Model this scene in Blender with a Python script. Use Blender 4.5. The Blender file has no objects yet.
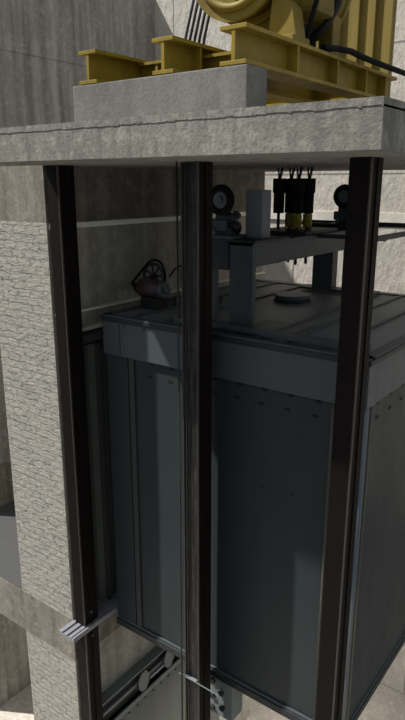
import bpy, bmesh, math, random
from mathutils import Vector, Matrix
random.seed(7)
C = bpy.context.scene.collection
Z0 = 5.9            # eye height above the pit floor; all z below are relative to the eye
PI = math.pi

# ------------------------------------------------------------------ materials
def new_mat(name):
    m = bpy.data.materials.new(name); m.use_nodes = True
    nt = m.node_tree; nt.nodes.clear()
    out = nt.nodes.new('ShaderNodeOutputMaterial')
    b = nt.nodes.new('ShaderNodeBsdfPrincipled')
    nt.links.new(b.outputs[0], out.inputs[0])
    return m, nt, b
def nd(nt, t, **kw):
    n = nt.nodes.new(t)
    for k, v in kw.items():
        if k in n.inputs: n.inputs[k].default_value = v
        else: setattr(n, k, v)
    return n
def mapping(nt, scale, rot=(0, 0, 0)):
    tc = nt.nodes.new('ShaderNodeTexCoord')
    mp = nt.nodes.new('ShaderNodeMapping')
    mp.inputs['Scale'].default_value = scale; mp.inputs['Rotation'].default_value = rot
    nt.links.new(tc.outputs['Object'], mp.inputs[0])
    return mp.outputs[0]
def mixc(nt, fac, a, b, blend='MIX'):
    n = nt.nodes.new('ShaderNodeMix'); n.data_type = 'RGBA'; n.blend_type = blend
    for s, v in ((0, fac), (6, a), (7, b)):
        if hasattr(v, 'default_value') or hasattr(v, 'is_linked'): nt.links.new(v, n.inputs[s])
        else: n.inputs[s].default_value = v if s == 0 else (*v, 1)
    return n.outputs[2]
def ramp(nt, src, lo, hi, a=0.0, b=1.0):
    r = nt.nodes.new('ShaderNodeMapRange')
    r.inputs[1].default_value = lo; r.inputs[2].default_value = hi
    r.inputs[3].default_value = a; r.inputs[4].default_value = b
    nt.links.new(src, r.inputs[0]); return r.outputs[0]
def bump(nt, b, src, strength, dist):
    n = nt.nodes.new('ShaderNodeBump'); n.inputs['Strength'].default_value = strength
    n.inputs['Distance'].default_value = dist
    nt.links.new(src, n.inputs['Height']); nt.links.new(n.outputs[0], b.inputs['Normal'])
    return n
def k(c, f): return tuple(min(1, x*f) for x in c)

def concrete(name, col, streak=.5, grain=.5, bumpd=.004, sy=9):
    m, nt, b = new_mat(name)
    s1 = nd(nt, 'ShaderNodeTexNoise', Scale=1.0, Detail=5.0, Roughness=.6)
    nt.links.new(mapping(nt, (sy, sy, .45)), s1.inputs['Vector'])      # board marks and run-down stains
    s2 = nd(nt, 'ShaderNodeTexNoise', Scale=2.2, Detail=8.0, Roughness=.65)
    nt.links.new(mapping(nt, (1, 1, 1)), s2.inputs['Vector'])
    s3 = nd(nt, 'ShaderNodeTexNoise', Scale=60.0, Detail=4.0, Roughness=.7)
    nt.links.new(mapping(nt, (1, 1, 1)), s3.inputs['Vector'])
    c = mixc(nt, ramp(nt, s1.outputs[0], .38, .64), k(col, 1+.35*streak), k(col, 1-.6*streak))
    c = mixc(nt, ramp(nt, s2.outputs[0], .42, .62, 0, .6), c, k(col, .66))
    c = mixc(nt, ramp(nt, s3.outputs[0], .42, .62, 0, grain*.8), c, k(col, .5))
    s4 = nd(nt, 'ShaderNodeTexNoise', Scale=17.0, Detail=3.0, Roughness=.6)
    nt.links.new(mapping(nt, (1, 1, 1)), s4.inputs['Vector'])
    c = mixc(nt, ramp(nt, s4.outputs[0], .5, .72, 0, grain*.9), c, k(col, 1.35))
    nt.links.new(c, b.inputs['Base Color']); b.inputs['Roughness'].default_value = .9
    b.inputs['Specular IOR Level'].default_value = .25
    add = nd(nt, 'ShaderNodeMath', operation='ADD'); nt.links.new(s3.outputs[0], add.inputs[0]); nt.links.new(s1.outputs[0], add.inputs[1])
    bump(nt, b, add.outputs[0], .6, bumpd)
    return m
def rubble(name, col):
    m, nt, b = new_mat(name)
    v = mapping(nt, (1, 1, 1), (PI/2, 0, 0))        # x stays x, y <- z for a face that looks along y
    ns = nd(nt, 'ShaderNodeTexNoise', Scale=16.0, Detail=5.0, Roughness=.65)
    nt.links.new(v, ns.inputs['Vector'])
    sub = nd(nt, 'ShaderNodeVectorMath', operation='SUBTRACT'); sub.inputs[1].default_value = (.5, .5, .5)
    nt.links.new(ns.outputs['Color'], sub.inputs[0])
    sc = nd(nt, 'ShaderNodeVectorMath', operation='MULTIPLY'); sc.inputs[1].default_value = (.16, .055, 0)
    nt.links.new(sub.outputs[0], sc.inputs[0])
    ad = nd(nt, 'ShaderNodeVectorMath', operation='ADD'); nt.links.new(v, ad.inputs[0]); nt.links.new(sc.outputs[0], ad.inputs[1])
    br = nd(nt, 'ShaderNodeTexBrick'); br.inputs['Scale'].default_value = 1
    br.inputs['Brick Width'].default_value = .115; br.inputs['Row Height'].default_value = .05
    br.inputs['Mortar Size'].default_value = .005; br.inputs['Mortar Smooth'].default_value = 1
    br.inputs['Color1'].default_value = (1, 1, 1, 1); br.inputs['Color2'].default_value = (.75, .75, .75, 1)
    br.inputs['Mortar'].default_value = (0, 0, 0, 1)
    nt.links.new(ad.outputs[0], br.inputs['Vector'])
    vs = mapping(nt, (1, 1, 2.0))
    n2 = nd(nt, 'ShaderNodeTexNoise', Scale=26.0, Detail=6.0, Roughness=.72); nt.links.new(vs, n2.inputs['Vector'])
    n3 = nd(nt, 'ShaderNodeTexNoise', Scale=11.0, Detail=3.0, Roughness=.6); nt.links.new(vs, n3.inputs['Vector'])
    br_ = ramp(nt, br.outputs['Color'], 0, 1, 0, .45)
    hm = nd(nt, 'ShaderNodeMath', operation='MULTIPLY_ADD'); hm.inputs[1].default_value = 1.5
    nt.links.new(n2.outputs[0], hm.inputs[0]); nt.links.new(br_, hm.inputs[2])
    h2 = nd(nt, 'ShaderNodeMath', operation='MULTIPLY_ADD'); h2.inputs[1].default_value = .9
    nt.links.new(n3.outputs[0], h2.inputs[0]); nt.links.new(hm.outputs[0], h2.inputs[2])
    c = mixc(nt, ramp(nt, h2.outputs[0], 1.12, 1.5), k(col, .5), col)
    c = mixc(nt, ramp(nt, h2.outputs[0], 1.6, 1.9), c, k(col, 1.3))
    c = mixc(nt, ramp(nt, n3.outputs[0], .45, .7, 0, .5), c, (col[0]*1.05, col[1]*.93, col[2]*.86))
    nt.links.new(c, b.inputs['Base Color']); b.inputs['Roughness'].default_value = .95
    b.inputs['Specular IOR Level'].default_value = .1
    bump(nt, b, h2.outputs[0], .9, .014)
    return m
def plaster_blocks(name, col, bw, bh):
    m, nt, b = new_mat(name)
    v = mapping(nt, (1, 1, 1), (PI/2, 0, 0))
    br = nd(nt, 'ShaderNodeTexBrick'); br.inputs['Scale'].default_value = 1; br.offset = 0
    br.inputs['Brick Width'].default_value = bw; br.inputs['Row Height'].default_value = bh
    br.inputs['Mortar Size'].default_value = .012; br.inputs['Mortar Smooth'].default_value = .5
    br.inputs['Color1'].default_value = (1, 1, 1, 1); br.inputs['Color2'].default_value = (.88, .88, .88, 1)
    br.inputs['Mortar'].default_value = (.45, .45, .45, 1)
    nt.links.new(v, br.inputs['Vector'])
    n1 = nd(nt, 'ShaderNodeTexNoise', Scale=14.0, Detail=7.0, Roughness=.7); nt.links.new(mapping(nt, (1, 1, .5)), n1.inputs['Vector'])
    n2 = nd(nt, 'ShaderNodeTexNoise', Scale=45.0, Detail=4.0, Roughness=.7); nt.links.new(mapping(nt, (1, 1, 1)), n2.inputs['Vector'])
    c = mixc(nt, ramp(nt, n1.outputs[0], .3, .7), k(col, .78), k(col, 1.12))
    c = mixc(nt, ramp(nt, n2.outputs[0], .35, .7, 0, .4), c, k(col, .55))
    c = mixc(nt, 1.0, c, br.outputs['Color'], 'MULTIPLY')
    nt.links.new(c, b.inputs['Base Color']); b.inputs['Roughness'].default_value = .95
    b.inputs['Specular IOR Level'].default_value = .1
    bump(nt, b, n1.outputs[0], .9, .02)
    return m
def paint(name, col, rough=.5, metal=0., wear=.4, wcol=None, scale=14, spec=.4, stretch=(1, 1, .35)):
    m, nt, b = new_mat(name)
    n1 = nd(nt, 'ShaderNodeTexNoise', Scale=float(scale), Detail=6.0, Roughness=.65); nt.links.new(mapping(nt, stretch), n1.inputs['Vector'])
    n2 = nd(nt, 'ShaderNodeTexNoise', Scale=scale*.25, Detail=3.0); nt.links.new(mapping(nt, (1, 1, 1)), n2.inputs['Vector'])
    c = mixc(nt, ramp(nt, n1.outputs[0], .4, .75, 0, wear), col, wcol or k(col, .5))
    c = mixc(nt, ramp(nt, n2.outputs[0], .4, .7, 0, wear*.7), c, k(col, 1.25))
    nt.links.new(c, b.inputs['Base Color'])
    nt.links.new(ramp(nt, n1.outputs[0], .2, .8, rough*.8, min(1, rough*1.2)), b.inputs['Roughness'])
    b.inputs['Metallic'].default_value = metal; b.inputs['Specular IOR Level'].default_value = spec
    bump(nt, b, n1.outputs[0], .15, .002)
    return m

M = dict(
    conc_left=concrete('board marked grey concrete', (.36, .34, .305), .75, .5),
    conc_slab=concrete('slab edge concrete', (.265, .25, .22), .6, .8, .006, 14),
    conc_plinth=concrete('smooth grey plinth concrete', (.19, .183, .172), .25, .45),
    conc_shaft=concrete('brownish shaft concrete', (.39, .37, .315), .5, .5),
    conc_band=concrete('brown grey cut slab concrete', (.235, .213, .175), .7, .7),
    conc_floor=concrete('pale pit floor concrete', (.56, .51, .45), .15, .6, .006, 3),
    rubble=rubble('rough cut masonry', (.37, .355, .315)),
    plaster=plaster_blocks('rough pale blockwork', (.62, .575, .51), .86, 1.2),
    carpet=paint('dark grey floor sheet', (.07, .07, .072), .9, 0, .3, scale=60, stretch=(1, 1, 1), spec=.1),
    brown=paint('dark brown oiled steel', (.007, .0044, .0035), .65, 0, .5, (.005, .0033, .003), 10, .12, (1, 1, .12)),
    greasy=paint('greasy black streaked steel', (.008, .0078, .0075), .45, .1, 1, (.075, .073, .07), 70, .2, (1, 1, .05)),
    edge=paint('bright steel and edge highlight', (.06, .05, .043), .45, .2, .3, scale=30),  # also carries the painted highlight of the post edges
    car=paint('dark blue grey car panel', (.027, .034, .036), .45, 0, .4, (.018, .0215, .0215), 6, .2),
    apron=paint('blue grey car band', (.060, .070, .077), .45, 0, .35, (.037, .046, .050), 9, .4, (1, 1, .6)),
    mould=paint('pale blue corner moulding', (.085, .11, .135), .35, .1, .3, (.05, .06, .065), 8, .5),
    mould2=paint('olive grey bead', (.09, .085, .065), .45, .1, .3, scale=9),
    roof=paint('dusty dark roof sheet', (.12, .138, .148), .5, 0, .8, (.2, .205, .2), 5, .3, (1, 1, 1)),
    dark=paint('near black steel', (.016, .018, .020), .5, 0, .4, (.03, .032, .035), 20, .35),
    frame=paint('charcoal frame steel', (.045, .055, .061), .5, 0, .7, (.075, .085, .09), 16, .35, (1, 1, 1)),
    rubber=paint('black rubber', (.008, .008, .009), .8, 0, .2, scale=30, spec=.15),
    hub=paint('grey cast hub', (.11, .125, .135), .45, .2, .4, scale=30),
    box=paint('slate grey enclosure', (.22, .22, .24), .6, 0, .2, (.17, .17, .18), 30, .2),
    yellow=paint('dirty yellow machine paint', (.27, .188, .02), .5, 0, .95, (.10, .075, .015), 7, .3, (1, 1, .6)),
    yellow3=paint('grimy yellow machine casing', (.20, .148, .026), .55, 0, 1, (.07, .052, .018), 6, .2, (1, 1, .8)),
    yellow2=paint('olive yellow panel paint', (.20, .148, .035), .55, 0, .6, (.11, .08, .02), 6, .25),
    yellowd=paint('bright yellow spring paint', (.30, .26, .03), .5, 0, .4, (.1, .09, .01), 30),
    rope=paint('blue black wire rope', (.035, .044, .065), .4, .3, .5, (.10, .12, .16), 80, .4),
    alu=paint('light ribbed aluminium', (.25, .25, .275), .4, .3, .35, (.22, .22, .23), 20),
    copper=paint('dull plum motor paint', (.09, .052, .055), .5, .1, .4, (.07, .045, .045), 30),
    door=paint('green grey door sheet', (.085, .095, .085), .5, 0, .3, (.07, .075, .065), 9),
    doord=paint('dark door edge', (.035, .036, .033), .6, 0, .3, scale=12),
    hanger=paint('pale hanger plate', (.16, .185, .185), .5, .1, .4, (.12, .13, .13), 25),
    pale_wall=concrete('smooth pale wall band', (.66, .62, .56), .15, .3),
    pale=paint('near white wall strip', (.95, .93, .82), .6, 0, .15, scale=20),
    ledge=paint('worn plaster ledge', (.75, .72, .60), .7, 0, .3, scale=20),
    hole=paint('black opening', (.006, .006, .006), .9, 0, .1),
)

# ------------------------------------------------------------------ mesh builder
class MB:
    def __init__(s): s.bm = bmesh.new()
    def box(s, x0, x1, y0, y1, z0, z1, bev=0, mi=0):
        r = bmesh.ops.create_cube(s.bm, size=1)
        vs = r['verts']
        for v in vs:
            v.co = Vector(((x0+x1)/2+v.co.x*(x1-x0), (y0+y1)/2+v.co.y*(y1-y0), (z0+z1)/2+v.co.z*(z1-z0)))
        fs = {f for v in vs for f in v.link_faces}
        for f in fs: f.material_index = mi
        if bev:
            es = list({e for v in vs for e in v.link_edges})
            bmesh.ops.bevel(s.bm, geom=es, offset=bev, segments=2, profile=.6, affect='EDGES')
        return s
    def cyl(s, p0, p1, r, seg=20, r2=None, smooth=True):
        p0, p1 = Vector(p0), Vector(p1); d = p1-p0
        q = d.to_track_quat('Z', 'Y').to_matrix().to_4x4()
        mt = Matrix.Translation((p0+p1)/2) @ q
        rr = bmesh.ops.create_cone(s.bm, cap_ends=True, segments=seg, radius1=r, radius2=r if r2 is None else r2, depth=d.length, matrix=mt)
        if smooth:
            for f in {f for v in rr['verts'] for f in v.link_faces}:
                if len(f.verts) == 4: f.smooth = True
        return s
    def ring(s, c, axis, R, r, seg=36, ms=8, sx=1, sz=1):
        # torus around c, its axis 'x' or 'y'
        c = Vector(c); rows = []
        for i in range(seg):
            a = 2*PI*i/seg; row = []
            for j in range(ms):
                b = 2*PI*j/ms; rad = R+r*math.cos(b); h = r*math.sin(b)
                if axis == 'y': p = Vector((rad*math.cos(a)*sx, h, rad*math.sin(a)*sz))
                else: p = Vector((h, rad*math.cos(a)*sx, rad*math.sin(a)*sz))
                row.append(s.bm.verts.new(c+p))
            rows.append(row)
        for i in range(seg):
            for j in range(ms):
                f = s.bm.faces.new((rows[i][j], rows[(i+1) % seg][j], rows[(i+1) % seg][(j+1) % ms], rows[i][(j+1) % ms])); f.smooth = True
        bmesh.ops.recalc_face_normals(s.bm, faces=s.bm.faces[:]); return s
    def tube(s, pts, r, seg=8, closed=False):
        pts = [Vector(p) for p in pts]; n = len(pts); rows = []
        prev = None
        for i, p in enumerate(pts):
            a = pts[(i-1) % n] if closed else pts[max(i-1, 0)]
            b = pts[(i+1) % n] if closed else pts[min(i+1, n-1)]
            t = (b-a).normalized()
            u = Vector((0, 0, 1)) if abs(t.z) < .9 else Vector((1, 0, 0))
            if prev is not None: u = prev
            w = t.cross(u).normalized(); u = w.cross(t).normalized(); prev = u
            rows.append([s.bm.verts.new(p+(u*math.cos(2*PI*j/seg)+w*math.sin(2*PI*j/seg))*r) for j in range(seg)])
        m = n if closed else n-1
        for i in range(m):
            A, B = rows[i], rows[(i+1) % n]
            for j in range(seg):
                f = s.bm.faces.new((A[j], A[(j+1) % seg], B[(j+1) % seg], B[j])); f.smooth = True
        if not closed:
            s.bm.faces.new(rows[0][::-1]); s.bm.faces.new(rows[-1])
        bmesh.ops.recalc_face_normals(s.bm, faces=s.bm.faces[:]); return s
    def prism(s, prof, axis, a0, a1, smooth=False):
        # prof: 2-D outline; axis 'y': (x,z) swept y a0..a1; 'x': (y,z); 'z': (x,y)
        def P(u, v, a):
            return {'y': (u, a, v), 'x': (a, u, v), 'z': (u, v, a)}[axis]
        A = [s.bm.verts.new(P(u, v, a0)) for u, v in prof]; B = [s.bm.verts.new(P(u, v, a1)) for u, v in prof]
        n = len(prof); s.bm.faces.new(A); s.bm.faces.new(B[::-1])
        for i in range(n):
            f = s.bm.faces.new((A[i], B[i], B[(i+1) % n], A[(i+1) % n])); f.smooth = smooth
        bmesh.ops.recalc_face_normals(s.bm, faces=s.bm.faces[:]); return s

def smooth_loop(p, n=5):
    p = [Vector(q) for q in p]; out = []
    for i in range(len(p)):
        a, b, c, d = (p[(i+j) % len(p)] for j in (-1, 0, 1, 2))
        for j in range(n):
            t = j/n
            out.append(.5*((2*b)+(c-a)*t+(2*a-5*b+4*c-d)*t*t+(3*b-a-3*c+d)*t**3))
    return out
LOC = {}
def thing(name, loc, label, cat, group=None):
    o = bpy.data.objects.new(name, None); C.objects.link(o)
    o.empty_display_size = .1
    o.location = (loc[0], loc[1], loc[2]+Z0); LOC[o] = Vector((loc[0], loc[1], loc[2]))
    o['label'] = label; o['category'] = cat
    if group: o['group'] = group
    return o
def obj(name, mb, mats, parent=None, root=None, label=None):
    """mb in eye-relative coordinates; stored relative to the root's base"""
    me = bpy.data.meshes.new(name)
    org = LOC[root] if root else Vector((0, 0, -Z0))
    bmesh.ops.translate(mb.bm, verts=mb.bm.verts[:], vec=-org)
    mb.bm.to_mesh(me); mb.bm.free()
    for m in (mats if isinstance(mats, (list, tuple)) else [mats]): me.materials.append(m)
    o = bpy.data.objects.new(name, me); C.objects.link(o)
    if parent: o.parent = parent
    if label: o['label'] = label
    return o
def solo(name, mb, mats, label, cat, group=None):
    o = obj(name, mb, mats); o['label'] = label; o['category'] = cat
    if group: o['group'] = group
    return o
def struct(name, mb, mats, parent=None):
    o = obj(name, mb, mats, parent)
    if not parent: o['kind'] = 'structure'
    return o
def dup(root, delta, label):
    r = root.copy(); C.objects.link(r); r.location = root.location+Vector(delta); r['label'] = label
    LOC[r] = LOC[root]+Vector(delta)
    for ch in list(root.children):
        c = ch.copy(); C.objects.link(c); c.parent = r
        for g in ch.children:
            d = g.copy(); C.objects.link(d); d.parent = c
    return r

FL = -5.9           # pit floor
YC = 2.5            # plane in which the building is cut open
XL = -3.03          # inner face of the left shaft wall
XO = -3.60          # outer face of it
SB, ST = .105, .262  # machine room slab underside / top

# ------------------------------------------------------------------ the setting
struct('floor', MB().box(-5.6, 3.0, -.6, 6.5, FL-.2, FL), M['conc_floor'])
w = MB().box(-5.65, -5.45, 3.27, 6.35, FL, .80).box(-5.65, -5.456, 3.27, 6.35, .80, 1.24).box(-5.65, -5.45, 3.27, 6.35, 1.24, 2.15)
struct('wall_outer_left', w, M['conc_left'])
struct('wall_back', MB().box(-5.65, 2.2, 6.35, 6.55, FL, 2.7), M['plaster'])
struct('trim_1', MB().box(-5.45, 2.2, 6.33, 6.36, -.385, -.285), M['pale_wall'])
# shaft wall left: cut face of rough masonry, faces into the shaft of concrete
def cutwall(z0, z1):
    mb = MB().box(XO, XL, YC, 5.0, z0, z1)
    for f in mb.bm.faces:
        if f.calc_center_median().y < YC+.01: f.material_index = 1
    return mb
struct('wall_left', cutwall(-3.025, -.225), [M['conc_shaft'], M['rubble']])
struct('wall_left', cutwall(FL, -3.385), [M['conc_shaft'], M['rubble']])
struct('trim_2', MB().box(XO, XL, YC, 5.0, -.225, SB), M['conc_band'])
struct('floor_landing', MB().box(-5.45, XL, YC, 6.35, -3.385, -3.025), M['conc_band'])
struct('floor_landing', MB().box(-4.85, XO, YC+.004, 6.35, -3.025, -3.019), M['carpet'])
struct('wall_landing', MB().box(-5.0, -4.85, 3.0, 6.35, -3.025, SB), M['conc_left'])
struct('baseboard_landing', MB().box(-4.85, -4.83, 3.0, 6.35, -3.019, -2.595), M['conc_band'])
struct('trim_3', MB().box(XL, XL+.02, YC+.02, 5.0, -.264, -.232), M['pale'])  # near-white strip along the wall, far paler than the concrete
struct('trim_4', MB().box(XL, XL+.03, YC+.02, 5.0, -.797, -.785), [M['ledge']])
struct('trim_5', MB().box(XL, XL+.035, YC+.13, 4.4, -.925, -.905), M['ledge'])
# machine room slab and its plinths
def rough_slab():
    mb = MB().box(XL, -.79, 2.0, 5.0, SB, ST-.022)
    x = XL                                   # topping layer with a ragged lower lip
    while x < -.79:
        b = min(x+random.uniform(.012, .05), -.79)
        mb.box(x, b, 1.9975, 5.0, ST-.024-random.uniform(0, .005), ST); x = b
    return mb
struct('ceiling', rough_slab(), M['conc_slab'])
struct('trim_6', MB().box(-2.63, -1.555, 2.4, 2.565, ST-.002, .487, .006), M['conc_plinth'])
struct('trim_7', MB().box(-2.63, -1.555, 3.95, 4.15, ST-.002, .487, .006), M['conc_plinth'])

# ------------------------------------------------------------------ upper landing door (seen edge-on on the left wall)
dz0, dz1 = -3.0, -.97
d = struct('door_1', MB().box(XL, XL+.05, 2.66, 2.70, dz0, dz1, .004), M['doord'])
obj('door_panel', MB().box(XL, XL+.04, 2.74, 3.20, dz0, dz1-.05, .004), M['door'], d)
obj('door_panel', MB().box(XL, XL+.02, 3.25, 4.0, dz0, dz1-.05, .004), M['door'], d)
obj('door_edge', MB().box(XL+.04, XL+.075, 2.80, 2.83, dz0, dz1-.05).box(XL+.04, XL+.075, 2.90, 2.93, dz0, dz1-.05), M['doord'], d)
obj('door_header', MB().box(XL, XL+.09, 2.66, 4.1, dz1-.02, dz1+.03, .004).box(XL+.02, XL+.12, 2.86, 4.1, dz1-.10, dz1-.02, .004), M['doord'], d)
for o in d.children: pass
# sill
t = thing('door_sill', (-2.95, 3.2, -3.06), 'ribbed aluminium landing door sill jutting from the cut slab beside the left post', 'door sill')
obj('sill_base', MB().box(XL, -2.875, 2.37, 4.1, -3.058, -3.035, .002), M['alu'], t, t)
g = MB()
for a, b in ((-3.028, -2.994), (-2.976, -2.944), (-2.926, -2.90), (-2.89, -2.875)): g.box(a, b, 2.37, 4.1, -3.035, -3.022, .002)
obj('rib', g, M['alu'], t, t)

# ------------------------------------------------------------------ steel posts
def make_post(xl, label, front):
    t = thing('steel_post', (xl+.0475, 2.565, FL), label, 'post', 'steel posts along the open shaft front')
    x1 = xl+.095; y0, y1 = 2.5, 2.629
    mb = MB().box(xl, x1, y0+.004, y1, FL, SB-.001, .004)
    obj('shaft', mb, M['brown'], t, t)
    fr = MB().box(xl, x1, y0, y0+.012, FL+.01, SB-.002, .002)
    obj('front_flange', fr, front, t, t)
    obj('edge_highlight', MB().box(x1-.004, x1+.003, y0-.002, y0+.010, FL+.01, SB-.003, .001), M['edge'], t, t)  # lighter strip paints a highlight down the post's front corner
    obj('side_rib', MB().box(x1, x1+.006, y0+.06, y0+.07, FL+.01, SB-.003, .002), M['brown'], t, t)
    return t
pl = make_post(-3.0, 'dark brown steel post at left in front of the rough masonry wall end', M['brown'])
for zz in (-2.93, -3.03, -3.13):
    obj('bolt', MB().cyl((-2.905, 2.56, zz), (-2.893, 2.56, zz), .011, 6), M['frame'], pl, pl)
pc = make_post(-1.99, 'middle steel post with a greasy streaked black front face', M['greasy'])
obj('front_lip', MB().box(-1.992, -1.984, 2.49, 2.502, FL+.01, SB-.003, .001).box(-1.972, -1.969, 2.494, 2.502, FL+.01, SB-.003), M['edge'], pc, pc)
pr = make_post(-1.115, 'dark brown steel post at right in front of the lift car corner', M['brown'])
solo('hoist_cable', MB().tube([(-2.005, 2.47, FL+.0), (-2.001, 2.47, -3), (-1.998, 2.47, SB)], .0045, 8), M['dark'],
     'thin black cable hanging straight down beside the middle post', 'cable')
obj('tie_bar', MB().box(-2.03, -1.73, 2.476, 2.480, -2.925, -2.920).box(-1.99, -1.90, 2.478, 2.503, -2.924, -2.921), M['hanger'], pc, pc, 'thin bright tie bar')

gr = thing('shade_rail', (-2.01, 2.69, FL), 'narrow dark rail added unseen behind the middle post to shade the lift car', 'rail')  # unseen rail, added so its shadow darkens the car front
obj('blade', MB().box(-2.02, -2.005, 2.645, 2.738, FL, SB-.002, .002), M['dark'], gr, gr)
obj('rail_foot', MB().box(-2.06, -1.975, 2.632, 2.646, FL, SB-.002, .002), M['dark'], gr, gr)

# ------------------------------------------------------------------ lift car
cx0, cx1, cy0, cy1 = -2.85, -1.06, 2.75, 4.6
car = thing('lift_car', ((cx0+cx1)/2, (cy0+cy1)/2, -3.13), 'large blue grey metal lift car filling the concrete shaft', 'lift car')
P = lambda n, mb, m, par=None, lab=None: obj(n, mb, m, par or car, car, lab)
P('body', MB().box(cx0+.02, cx1-.02, cy0+.025, cy1-.02, -3.06, -.86, .015), M['car'])
P('apron', MB().box(cx0, cx1, cy0, cy1, -1.056, -.835, .006), M['apron'])
P('apron_seam', MB().box(-2.703, -2.698, cy0-.002, cy0+.005, -1.05, -.84), M['dark'])
for x in (-2.50, -2.66): P('apron_bolt', MB().cyl((x, cy0+.004, -.852), (x, cy0-.004, -.852), .012, 8), M['edge'])
P('roof_cap', MB().box(cx0-.012, cx1+.012, cy0-.012, cy1+.012, -.826, -.806, .004).box(cx0-.004, cx1+.004, cy0-.004, cy1+.004, -.838, -.826), M['dark'])
P('roof_rim', MB().box(cx0-.006, cx1+.006, cy0-.008, cy0+.05, -.808, -.795, .003).box(cx0-.006, cx1+.006, cy1-.05, cy1+.008, -.808, -.795, .003)
  .box(cx0-.006, cx0+.05, cy0, cy1, -.808, -.795, .003).box(cx1-.05, cx1+.006, cy0, cy1, -.808, -.795, .003), M['frame'])
rb = P('roof', MB().box(cx0+.01, cx1-.01, cy0+.01, cy1-.01, -.84, -.803, .003), M['roof'])
xr = [-2.62, -2.36, -1.72, -1.55, -1.32]
for i, x in enumerate(xr): P('roof_batten', MB().box(x-.012, x+.012, cy0+.05, cy1-.05, -.805, -.790, .003), M['frame'])
P('roof_hatch', MB().box(-1.92, -1.60, 3.02, 3.24, -.804, -.797, .002), M['frame'])
P('front_rib', MB().box(-2.625, -2.60, cy0+.010, cy0+.03, -3.05, -1.056, .003).box(-2.648, -2.628, cy0+.018, cy0+.03, -3.05, -1.056), M['doord'])
P('corner_pillar', MB().box(cx0+.012, -2.655, cy0+.012, cy0+.05, -3.05, -1.05, .006), M['car'])
P('front_bead', MB().cyl((-1.243, cy0+.022, -3.04), (-1.243, cy0+.022, -1.056), .008, 10), M['mould2'])
P('corner_moulding', MB().cyl((-1.085, cy0+.03, -3.05), (-1.085, cy0+.03, -1.056), .027, 18), M['mould'], None, 'pale blue rounded corner moulding')
P('corner_bead', MB().cyl((-1.073, cy0+.095, -3.05), (-1.073, cy0+.095, -1.056), .008, 10), M['mould2'])
P('corner_bead', MB().cyl((-1.073, cy0+.065, -3.05), (-1.073, cy0+.065, -1.056), .006, 10), M['doord'])
for z, x0 in ((-1.155, -2.479), (-1.073, -2.462)):
    for i in range(8):
        x = x0+i*.1625
        if x > -1.26: break
        mb = MB(); n = 16
        mb.prism([(x+.020*math.cos(2*PI*j/n), z+.0085*math.sin(2*PI*j/n)) for j in range(n)], 'y', cy0+.022, cy0+.027)
        P('vent_hole', mb, M['hole'])
    for i in range(9):
        y = 2.95+i*.18
        mb = MB(); n = 16
        mb.prism([(y+.020*math.cos(2*PI*j/n), z+.0085*math.sin(2*PI*j/n)) for j in range(n)], 'x', cx1-.022, cx1-.017)
        P('vent_hole', mb, M['hole'])
for x, z in ((-1.645, -1.656), (-1.454, -1.639)):
    P('rivet', MB().cyl((x, cy0+.027, z), (x, cy0+.021, z), .008, 8), M['hole'])
P('floor_frame', MB().box(cx0+.005, cx1-.005, cy0+.005, cy1-.005, -3.125, -3.075, .004), M['dark'])
P('floor_lip', MB().box(cx0+.012, cx1-.012, cy0+.014, cy1-.012, -3.078, -3.055, .003), M['frame'])

# round cover on the roof
t = thing('roof_vent', (-2.12, 3.92, -.803), 'low round grey vent cap lying on the lift car roof', 'vent cap')
obj('cap', MB().cyl((-2.12, 3.92, -.790), (-2.12, 3.92, -.755), .125, 36), M['frame'], t, t)
obj('cap_collar', MB().cyl((-2.12, 3.92, -.803), (-2.12, 3.92, -.790), .135, 36), M['dark'], t, t)

# crosshead portal over the car
cr = thing('crosshead_frame', (-1.99, 3.66, -.8), 'charcoal steel portal frame standing on the lift car roof', 'steel frame')
Q = lambda n, mb, m, lab=None: obj(n, mb, m, cr, cr, lab)
def chan(x0, x1, y0, y1):
    mb = MB().box(x0, x1, y0, y0+.012, -.789, -.306, .002)
    mb.box(x0+.001, x0+.012, y0+.012, y1, -.789, -.307).box(x1-.012, x1-.001, y0+.012, y1, -.789, -.307)
    return mb
Q('upright', chan(-1.955, -1.802, 2.87, 2.905), M['frame'])
Q('upright', chan(-2.205, -2.05, 2.87, 2.905), M['frame'])
Q('upright', chan(-1.958, -1.80, 4.38, 4.47), M['frame'])
Q('upright', chan(-2.205, -2.04, 4.38, 4.47), M['frame'])
Q('base_rail', MB().box(-2.30, -1.10, 2.80, 2.86, -.789, -.755, .004).box(-2.20, -1.70, 2.80, 2.98, -.789, -.778, .003), M['frame'])
Q('base_rail', MB().box(-2.30, -1.70, 4.36, 4.5, -.789, -.77, .004), M['frame'])
def beamy(x0, x1):
    return MB().box(x0, x1, 2.907, 4.47, -.435, -.42, .003).box(x0, x1, 2.87, 4.47, -.325, -.305, .003).box(x1-.012, x1-.002, 2.89, 4.45, -.43, -.31)
Q('crossbeam', beamy(-1.955, -1.80), M['frame'])
Q('crossbeam', beamy(-2.20, -2.04), M['frame'])
Q('top_plate', MB().box(-2.22, -1.775, 2.85, 3.22, -.305, -.290, .004), M['dark'])
Q('top_plate', MB().box(-2.22, -1.80, 4.28, 4.49, -.305, -.290, .004), M['dark'])
Q('hitch_plate', MB().box(-2.20, -1.82, 3.5, 3.95, -.305, -.285, .004), M['dark'])
Q('end_web', MB().box(-2.22, -1.955, 2.86, 2.872, -.46, -.305), M['dark'])
Q('outrigger', MB().box(-2.30, -1.0, 4.472, 4.505, -.300, -.268, .003), M['dark'])
Q('outrigger', MB().box(-1.385, -1.355, 3.12, 4.48, -.318, -.288, .003), M['dark'])
Q('outrigger', MB().box(-1.80, -1.36, 3.62, 3.65, -.325, -.300, .003), M['dark'])
Q('outrigger', MB().box(-2.30, -1.80, 4.16, 4.20, -.287, -.268, .003), M['dark'])

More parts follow.
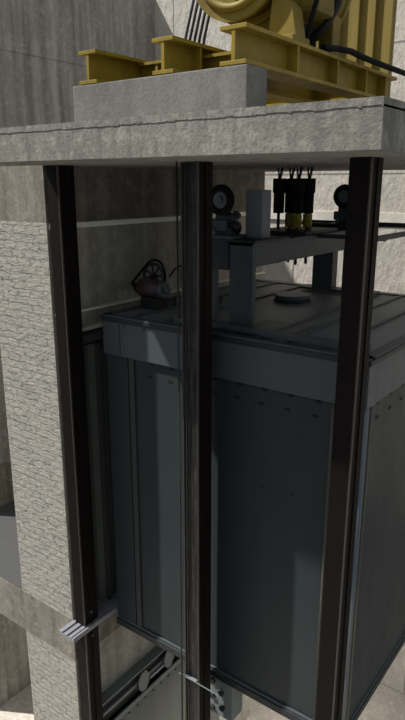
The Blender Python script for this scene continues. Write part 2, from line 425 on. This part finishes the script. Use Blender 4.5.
# grey control box
t = thing('control_box', (-1.88, 3.04, -.29), 'upright slate grey box standing on the front end of the crossbeam', 'control box')
obj('enclosure', MB().box(-1.937, -1.828, 3.0, 3.09, -.290, -.031, .003), M['box'], t, t)
obj('lid', MB().box(-1.933, -1.832, 2.996, 3.0, -.275, -.04, .001), M['box'], t, t)

# roller guides
def roller(label):
    x, y = -2.02, 2.90
    t = thing('roller_guide', (x, y, -.29), label, 'roller guide', 'roller guides on the crossbeam ends')
    obj('base_plate', MB().box(x-.10, x+.10, y-.05, y+.09, -.290, -.272, .003), M['frame'], t, t)
    obj('bracket', MB().prism([(x-.06, -.272), (x+.055, -.272), (x+.04, -.17), (x+.02, -.10), (x-.045, -.10)], 'y', y, y+.03)
        .box(x-.07, x+.045, y-.035, y+.055, -.25, -.19, .005), M['frame'], t, t)
    wh = obj('wheel', MB().ring((x, y-.02, -.085), 'y', .062, .022, 40, 12), M['rubber'], t, t)
    obj('hub', MB().cyl((x, y-.005, -.085), (x, y-.032, -.085), .052, 28).cyl((x, y-.03, -.085), (x, y-.045, -.085), .018, 12), M['hub'], wh, t)
    obj('axle', MB().cyl((x, y-.02, -.085), (x, y+.05, -.085), .012, 12), M['dark'], t, t)
    s = MB()
    for z in (-.165, -.215): s.cyl((x+.03, y-.005, z), (x+.115, y-.005, z), .013, 10).cyl((x+.08, y-.005, z), (x+.10, y-.005, z), .024, 8)
    obj('adjusting_bolt', s, M['dark'], t, t)
    wh2 = obj('side_wheel', MB().ring((x+.06, y+.05, -.235), 'x', .022, .014, 24, 8), M['rubber'], t, t)
    obj('oil_cup', MB().cyl((x-.035, y-.045, -.272), (x-.035, y-.045, -.235), .012, 12), M['hub'], t, t)
    return t
rg = roller('rubber tyred roller guide just right of the middle post, near end of crossbeam')
dup(rg, (.085, 1.41, 0), 'rubber tyred roller guide peeking out left of the right post, far end of crossbeam')

# rope sockets
sx = [-2.13, -2.095, -1.99, -1.962]; sy = [3.70, 3.79, 3.70, 3.79]
words = ['leftmost black rope socket over a bare rod, at the hitch plate on the crossbeam',
         'second rope socket from the left, above a yellow spring, at the hitch plate',
         'third rope socket from the left, above a yellow spring, at the hitch plate',
         'rightmost rope socket above a yellow spring, nearest the right post']
def socket(x, y, spring, label):
    t = thing('rope_socket', (x, y, -.285), label, 'rope socket', 'rope sockets hanging in a cluster over the lift car')
    obj('rod', MB().cyl((x, y, -.515), (x, y, -.17), .010, 10).cyl((x, y, -.345), (x, y, -.325), .02, 6), M['dark'], t, t)
    obj('barrel', MB().cyl((x, y, -.185), (x, y, -.06), .036, 16).cyl((x, y, -.06), (x, y, -.05), .036, 16, .043).cyl((x, y, -.05), (x, y, .035), .043, 16), M['rubber'], t, t)
    obj('rope', MB().cyl((x+.02, y, .103), (x+.004, y, .035), .009, 10).cyl((x-.012, y, .103), (x-.004, y, .035), .006, 8), M['rope'], t, t)
    if spring:
        pts = [(x+.026*math.cos(a*PI/6), y+.026*math.sin(a*PI/6), -.277+a*.088/96) for a in range(97)]
        obj('spring', MB().tube(pts, .0065, 6), M['yellowd'], t, t, 'yellow coil spring')
    return t
for i in range(4): socket(sx[i], sy[i], i > 0, words[i])

# door operator motor with pulley
t = thing('door_motor', (-2.72, 3.12, -.803), 'small plum coloured motor with looped black belt on the roof edge', 'motor')
obj('foot', MB().box(-2.80, -2.66, 3.06, 3.18, -.801, -.725, .004), M['dark'], t, t)
obj('motor_body', MB().cyl((-2.84, 3.12, -.672), (-2.665, 3.12, -.672), .058, 28), M['copper'], t, t)
obj('end_cap', MB().cyl((-2.665, 3.12, -.672), (-2.63, 3.12, -.672), .060, 28, .05).cyl((-2.63, 3.12, -.672), (-2.60, 3.12, -.672), .02, 14), M['hub'], t, t, 'grey end cap')
pu = obj('pulley', MB().ring((-2.86, 3.27, -.62), 'y', .088, .012, 40, 8), M['frame'], t, t)
sp = MB()
for j in range(4):
    a = PI*j/4+.2; sp.cyl((-2.86-.085*math.cos(a), 3.27, -.62-.085*math.sin(a)), (-2.86+.085*math.cos(a), 3.27, -.62+.085*math.sin(a)), .006, 8)
sp.cyl((-2.86, 3.25, -.62), (-2.86, 3.29, -.62), .02, 14)
obj('spoke', sp, M['dark'], pu, t)
obj('belt', MB().tube(smooth_loop([(-3.0, 3.2, -.675), (-2.98, 3.21, -.64), (-2.92, 3.23, -.565), (-2.86, 3.25, -.505), (-2.78, 3.25, -.515), (-2.735, 3.24, -.58),
     (-2.72, 3.22, -.66), (-2.76, 3.21, -.72), (-2.84, 3.21, -.765), (-2.94, 3.2, -.735)]), .008, 8, True), M['rubber'], t, t)
obj('shaft_end', MB().cyl((-2.97, 3.19, -.68), (-2.84, 3.13, -.672), .02, 12), M['dark'], t, t)
t = thing('door_linkage', (-2.5, 3.5, -.803), 'thin black linkage loop and rod on the roof right of the plum motor', 'linkage')
obj('arm', MB().tube([(-2.77, 3.33, -.62), (-2.73, 3.35, -.56), (-2.60, 3.4, -.49), (-2.50, 3.5, -.45)], .007, 8).tube([(-2.70, 3.3, -.76), (-2.6, 3.36, -.745), (-2.44, 3.5, -.75)], .008, 8), M['dark'], t, t)
obj('loop', MB().ring((-2.66, 3.4, -.62), 'y', .085, .008, 32, 8, .7, 1.3), M['dark'], t, t)
obj('bearing', MB().cyl((-2.68, 3.30, -.801), (-2.68, 3.30, -.74), .025, 12), M['hub'], t, t)
obj('stand', MB().box(-2.50, -2.46, 3.47, 3.53, -.801, -.735, .004), M['frame'], t, t)

# lower guide shoe under the car
gs = P('guide_shoe', MB().box(-2.08, -1.86, 2.80, 2.815, -3.46, -3.122, .003).box(-2.08, -1.80, 2.815, 2.93, -3.15, -3.122, .003).box(-1.86, -1.845, 2.80, 2.93, -3.46, -3.122, .003), M['hanger'], None, 'pale steel guide shoe')
for x, z in ((-2.0, -3.2), (-1.93, -3.26), (-2.0, -3.32), (-1.92, -3.38), (-2.0, -3.42)):
    P('shoe_bolt', MB().cyl((x, 2.80, z), (x, 2.785, z), .022, 8), M['dark'], gs)

# ------------------------------------------------------------------ lower landing door with its hanger track
lx = XL
t = thing('hanger_track', (lx+.05, 3.3, -4.15), 'grey steel header and track over the lower landing doors', 'door track')
obj('back_plate', MB().box(lx, lx+.02, 2.64, 4.3, -4.12, -3.86, .003), M['doord'], t, t)
obj('top_flange', MB().box(lx, lx+.085, 2.64, 4.3, -3.87, -3.855, .003), M['hanger'], t, t)
obj('track', MB().box(lx+.02, lx+.045, 2.64, 4.3, -4.03, -4.0, .003), M['hanger'], t, t)
obj('slotted_rail', MB().box(lx+.045, lx+.06, 3.24, 3.42, -4.06, -4.035, .002), M['alu'], t, t)
def octo(y, z, r, rz): return [(y+r*math.cos(PI/8+j*PI/4), z+rz*math.sin(PI/8+j*PI/4)) for j in range(8)]
for y, lab in ((3.15, 'pale octagonal hanger plate on the lower track, nearer the left post'), (3.48, 'pale octagonal hanger plate on the lower track, nearer the middle post')):
    h = thing('hanger_plate', (lx+.07, y, -4.12), lab, 'hanger plate', 'hanger plates on the lower door track')
    obj('plate', MB().prism(octo(y, -4.005, .068, .10), 'x', lx+.062, lx+.072), M['hanger'], h, h)
    obj('roller', MB().cyl((lx+.046, y, -3.97), (lx+.062, y, -3.97), .035, 20), M['dark'], h, h)
dd = thing('landing_door', (lx+.05, 3.3, FL), 'green grey lower landing door leaf below the hanger track', 'door')
obj('leaf', MB().box(lx+.02, lx+.055, 2.66, 3.66, FL+.01, -4.125, .004), M['door'], dd, dd)
obj('leaf', MB().box(lx+.02, lx+.045, 3.70, 4.3, FL+.01, -4.125, .004), M['door'], dd, dd)
obj('top_rail', MB().box(lx+.02, lx+.065, 2.66, 3.66, -4.17, -4.125, .003), M['hanger'], dd, dd)
for i in range(9):
    y = 2.78+i*.1
    obj('rivet', MB().cyl((lx+.055, y, -4.205), (lx+.061, y, -4.205), .010, 8), M['doord'], dd, dd)

# ------------------------------------------------------------------ machine frame
bz0, bz1 = .489, .645
def ibeam(xc, w, y0, y1, z0=bz0, z1=bz1, tf=.018, tw=.018):
    return MB().box(xc-w/2, xc+w/2, y0, y1, z1-tf, z1, .002).box(xc-w/2, xc+w/2, y0, y1, z0, z0+tf, .002).box(xc-tw/2, xc+tw/2, y0+.003, y1-.003, z0+tf*.5, z1-tf*.5)
mf = thing('machine_frame', (-2.05, 3.2, bz0), 'yellow painted frame of steel I beams resting on the grey plinths', 'machine frame')
R = lambda n, mb, m=M['yellow'], lab=None: obj(n, mb, m, mf, mf, lab)
R('beam', ibeam(-2.515, .125, 2.4, 4.1))
R('beam', ibeam(-2.02, .125, 2.4, 4.15))
R('beam', ibeam(-1.63, .135, 2.4, 4.15))
def xbeam(x0, x1, y, z0, z1):
    return MB().box(x0, x1, y-.05, y+.05, z1-.014, z1).box(x0, x1, y-.05, y+.05, z0, z0+.014).box(x0, x1, y-.007, y+.007, z0+.005, z1-.005)
R('cross_member', xbeam(-2.50, -2.03, 2.80, .50, .63))
R('cross_member', xbeam(-2.01, -1.64, 2.72, .50, .605))
R('cross_member', xbeam(-2.50, -2.03, 3.9, .50, .63))
R('cross_member', xbeam(-2.01, -1.64, 3.9, .50, .63))
for x in (-2.36, -2.26, -2.16): R('stiffener', MB().box(x-.008, x+.008, 2.755, 2.80, .51, .62))
for y in (2.86, 3.30, 3.68, 3.98): R('stiffener', MB().box(-1.622, -1.566, y-.007, y+.007, .507, .63))
for y in (2.62, 3.0): R('stiffener', MB().box(-2.012, -1.962, y-.007, y+.007, .507, .63))

# hoist machine
hm = thing('hoist_machine', (-1.82, 3.1, bz1), 'dirty yellow round hoist machine sitting on the I beam frame', 'hoist machine')
H = lambda n, mb, m=M['yellow3'], lab=None, par=None: obj(n, mb, m, par or hm, hm, lab)
cx, cz = -1.90, 1.03
sv = H('sheave', MB().cyl((cx, 2.80, cz), (cx, 2.83, cz), .265, 64).cyl((cx, 2.83, cz), (cx, 2.93, cz), .235, 64).cyl((cx, 2.93, cz), (cx, 2.96, cz), .265, 64))
H('sheave_face', MB().ring((cx, 2.80, cz), 'y', .205, .022, 56, 10).cyl((cx, 2.76, cz), (cx, 2.80, cz), .09, 32), M['yellow3'], None, sv)
H('gear_housing', MB().cyl((-1.86, 2.96, 1.01), (-1.86, 3.22, 1.01), .27, 56).box(-2.0, -1.55, 2.99, 3.2, .80, 1.2, .03))
H('motor_body', MB().cyl((-1.80, 3.22, .98), (-1.80, 3.46, .98), .215, 48).cyl((-1.80, 3.46, .98), (-1.80, 3.50, .98), .215, 48, .15))
fin = MB()
for i in range(3): fin.ring((-1.80, 3.29+i*.065, .98), 'y', .217, .007, 48, 6)
H('cooling_fin', fin)
H('foot', MB().prism([(-1.70, .90), (-1.60, .80), (-1.57, bz1), (-1.69, bz1), (-1.72, .72)], 'y', 2.84, 2.94).box(-1.70, -1.565, 2.80, 2.965, bz1, bz1+.025, .003))
H('foot', MB().box(-1.70, -1.60, 3.27, 3.42, bz1, bz1+.025, .003).box(-1.69, -1.61, 3.30, 3.39, bz1+.02, .85, .004))
H('foot', MB().box(-2.08, -1.96, 3.05, 3.4, bz1, bz1+.025, .003).box(-2.06, -1.90, 3.08, 3.36, bz1+.02, .9, .004))
H('dark_base', MB().box(-1.98, -1.70, 2.97, 3.3, .66, .80, .01), M['dark'])
H('band', MB().ring((-1.80, 3.225, .98), 'y', .268, .02, 48, 8), M['dark'])

for i in range(5):
    dx, dy = i*.024, i*.012
    solo('steel_rope', MB().tube([(-2.445+dx, 3.02+dy, ST), (-2.395+dx, 3.02+dy, .65), (-2.37+dx, 3.02+dy, .78), (-2.16+dx*.9, 3.02+dy, 1.45)], .0078, 8), M['rope'],
         ['leftmost blue black steel rope rising behind the middle I beam', 'second from left of the five steel ropes behind the middle I beam',
          'central one of the five steel ropes behind the middle I beam', 'fourth from left of the five steel ropes behind the middle I beam',
          'rightmost of the five steel ropes, nearest the yellow hoist machine'][i], 'rope', 'steel ropes at the hoist machine')

solo('power_cable', MB().tube([(-1.578, 3.13, .663), (-1.572, 3.18, .668), (-1.555, 3.26, .674), (-1.54, 3.38, .678), (-1.53, 3.55, .668), (-1.50, 3.8, .655), (-1.47, 4.1, .645), (-1.42, 4.5, .58)], .016, 10), M['rubber'],
     'thick black power cable lying along the right yellow I beam', 'cable')
solo('curved_hose', MB().tube([(-1.60, 2.985, .660), (-1.58, 2.98, .72), (-1.555, 2.975, .80), (-1.525, 2.98, .90), (-1.515, 3.0, 1.08)], .012, 10), M['rubber'],
     'short black hose curving up the side of the hoist machine', 'hose')

# ribbed yellow guard panel behind the machine
gp = thing('guard_panel', (-2.24, 4.62, ST), 'tall ribbed olive yellow guard panel standing behind the hoist machine', 'panel')
obj('sheet', MB().box(-2.70, -1.79, 4.61, 4.64, ST, 1.95, .003), M['yellow2'], gp, gp)
for x in (-2.68, -2.52, -2.36, -2.20, -2.06, -1.94, -1.815):
    obj('rib', MB().box(x-.022, x+.022, 4.58, 4.612, ST, 1.95, .004), M['yellow2'], gp, gp)

# ------------------------------------------------------------------ light
sun = bpy.data.lights.new('sun', 'SUN'); sun.energy = 6.8; sun.angle = math.radians(1.2); sun.color = (1, .97, .92)
so = bpy.data.objects.new('sun', sun); C.objects.link(so)
so.rotation_euler = Vector((1.30, .75, -2.05)).to_track_quat('-Z', 'Y').to_euler()
so.location = (-6, -3, 12)
def area(name, loc, sx, sy, e, col=(1, .95, .87)):
    l = bpy.data.lights.new(name, 'AREA'); l.shape = 'RECTANGLE'; l.size = sx; l.size_y = sy; l.energy = e; l.color = col
    o = bpy.data.objects.new(name, l); C.objects.link(o); o.location = (loc[0], loc[1], loc[2]+Z0)
area('pit_fill', (-1.90, 4.35, -4.15), .8, .8, 34)  # added fill under the car, no fixture there
area('lower_landing_fill', (-4.4, 4.0, -3.42), .8, .8, 7)  # added fill below the landing slab, hidden and without a fixture
wd = bpy.data.worlds.new('world'); bpy.context.scene.world = wd; wd.use_nodes = True
bg = wd.node_tree.nodes['Background']; 
wn = wd.node_tree; tcw = wn.nodes.new('ShaderNodeTexCoord'); sep = wn.nodes.new('ShaderNodeSeparateXYZ')
wn.links.new(tcw.outputs['Generated'], sep.inputs[0])
rw = wn.nodes.new('ShaderNodeMapRange'); rw.inputs[1].default_value = -.2; rw.inputs[2].default_value = .8
rw.inputs[3].default_value = .24; rw.inputs[4].default_value = .6
wn.links.new(sep.outputs[2], rw.inputs[0]); wn.links.new(rw.outputs[0], bg.inputs[1])   # open sky above, dim below
bg.inputs[0].default_value = (.86, .94, 1.0, 1)

# ------------------------------------------------------------------ camera
fpx = 623.5; h0 = 176.0
pitch = math.atan(h0/fpx); yaw = math.atan(483/math.hypot(fpx, h0))
fh = Vector((-math.sin(yaw), math.cos(yaw), 0)); F = fh*math.cos(pitch)-Vector((0, 0, 1))*math.sin(pitch)
Rr = F.cross(Vector((0, 0, 1))).normalized(); U = Rr.cross(F)
cam = bpy.data.cameras.new('camera'); co = bpy.data.objects.new('camera', cam); C.objects.link(co)
cam.sensor_fit = 'VERTICAL'; cam.sensor_height = 24; cam.lens = 24*fpx/720; cam.clip_start = .02
mt = Matrix((Rr, U, -F)).transposed().to_4x4(); mt.translation = Vector((0, 0, Z0)); co.matrix_world = mt
S = bpy.context.scene; S.camera = co
S.view_settings.view_transform = 'Standard'; S.view_settings.look = 'None'
S.view_settings.exposure = 0; S.view_settings.gamma = 1; S.view_settings.use_curve_mapping = False
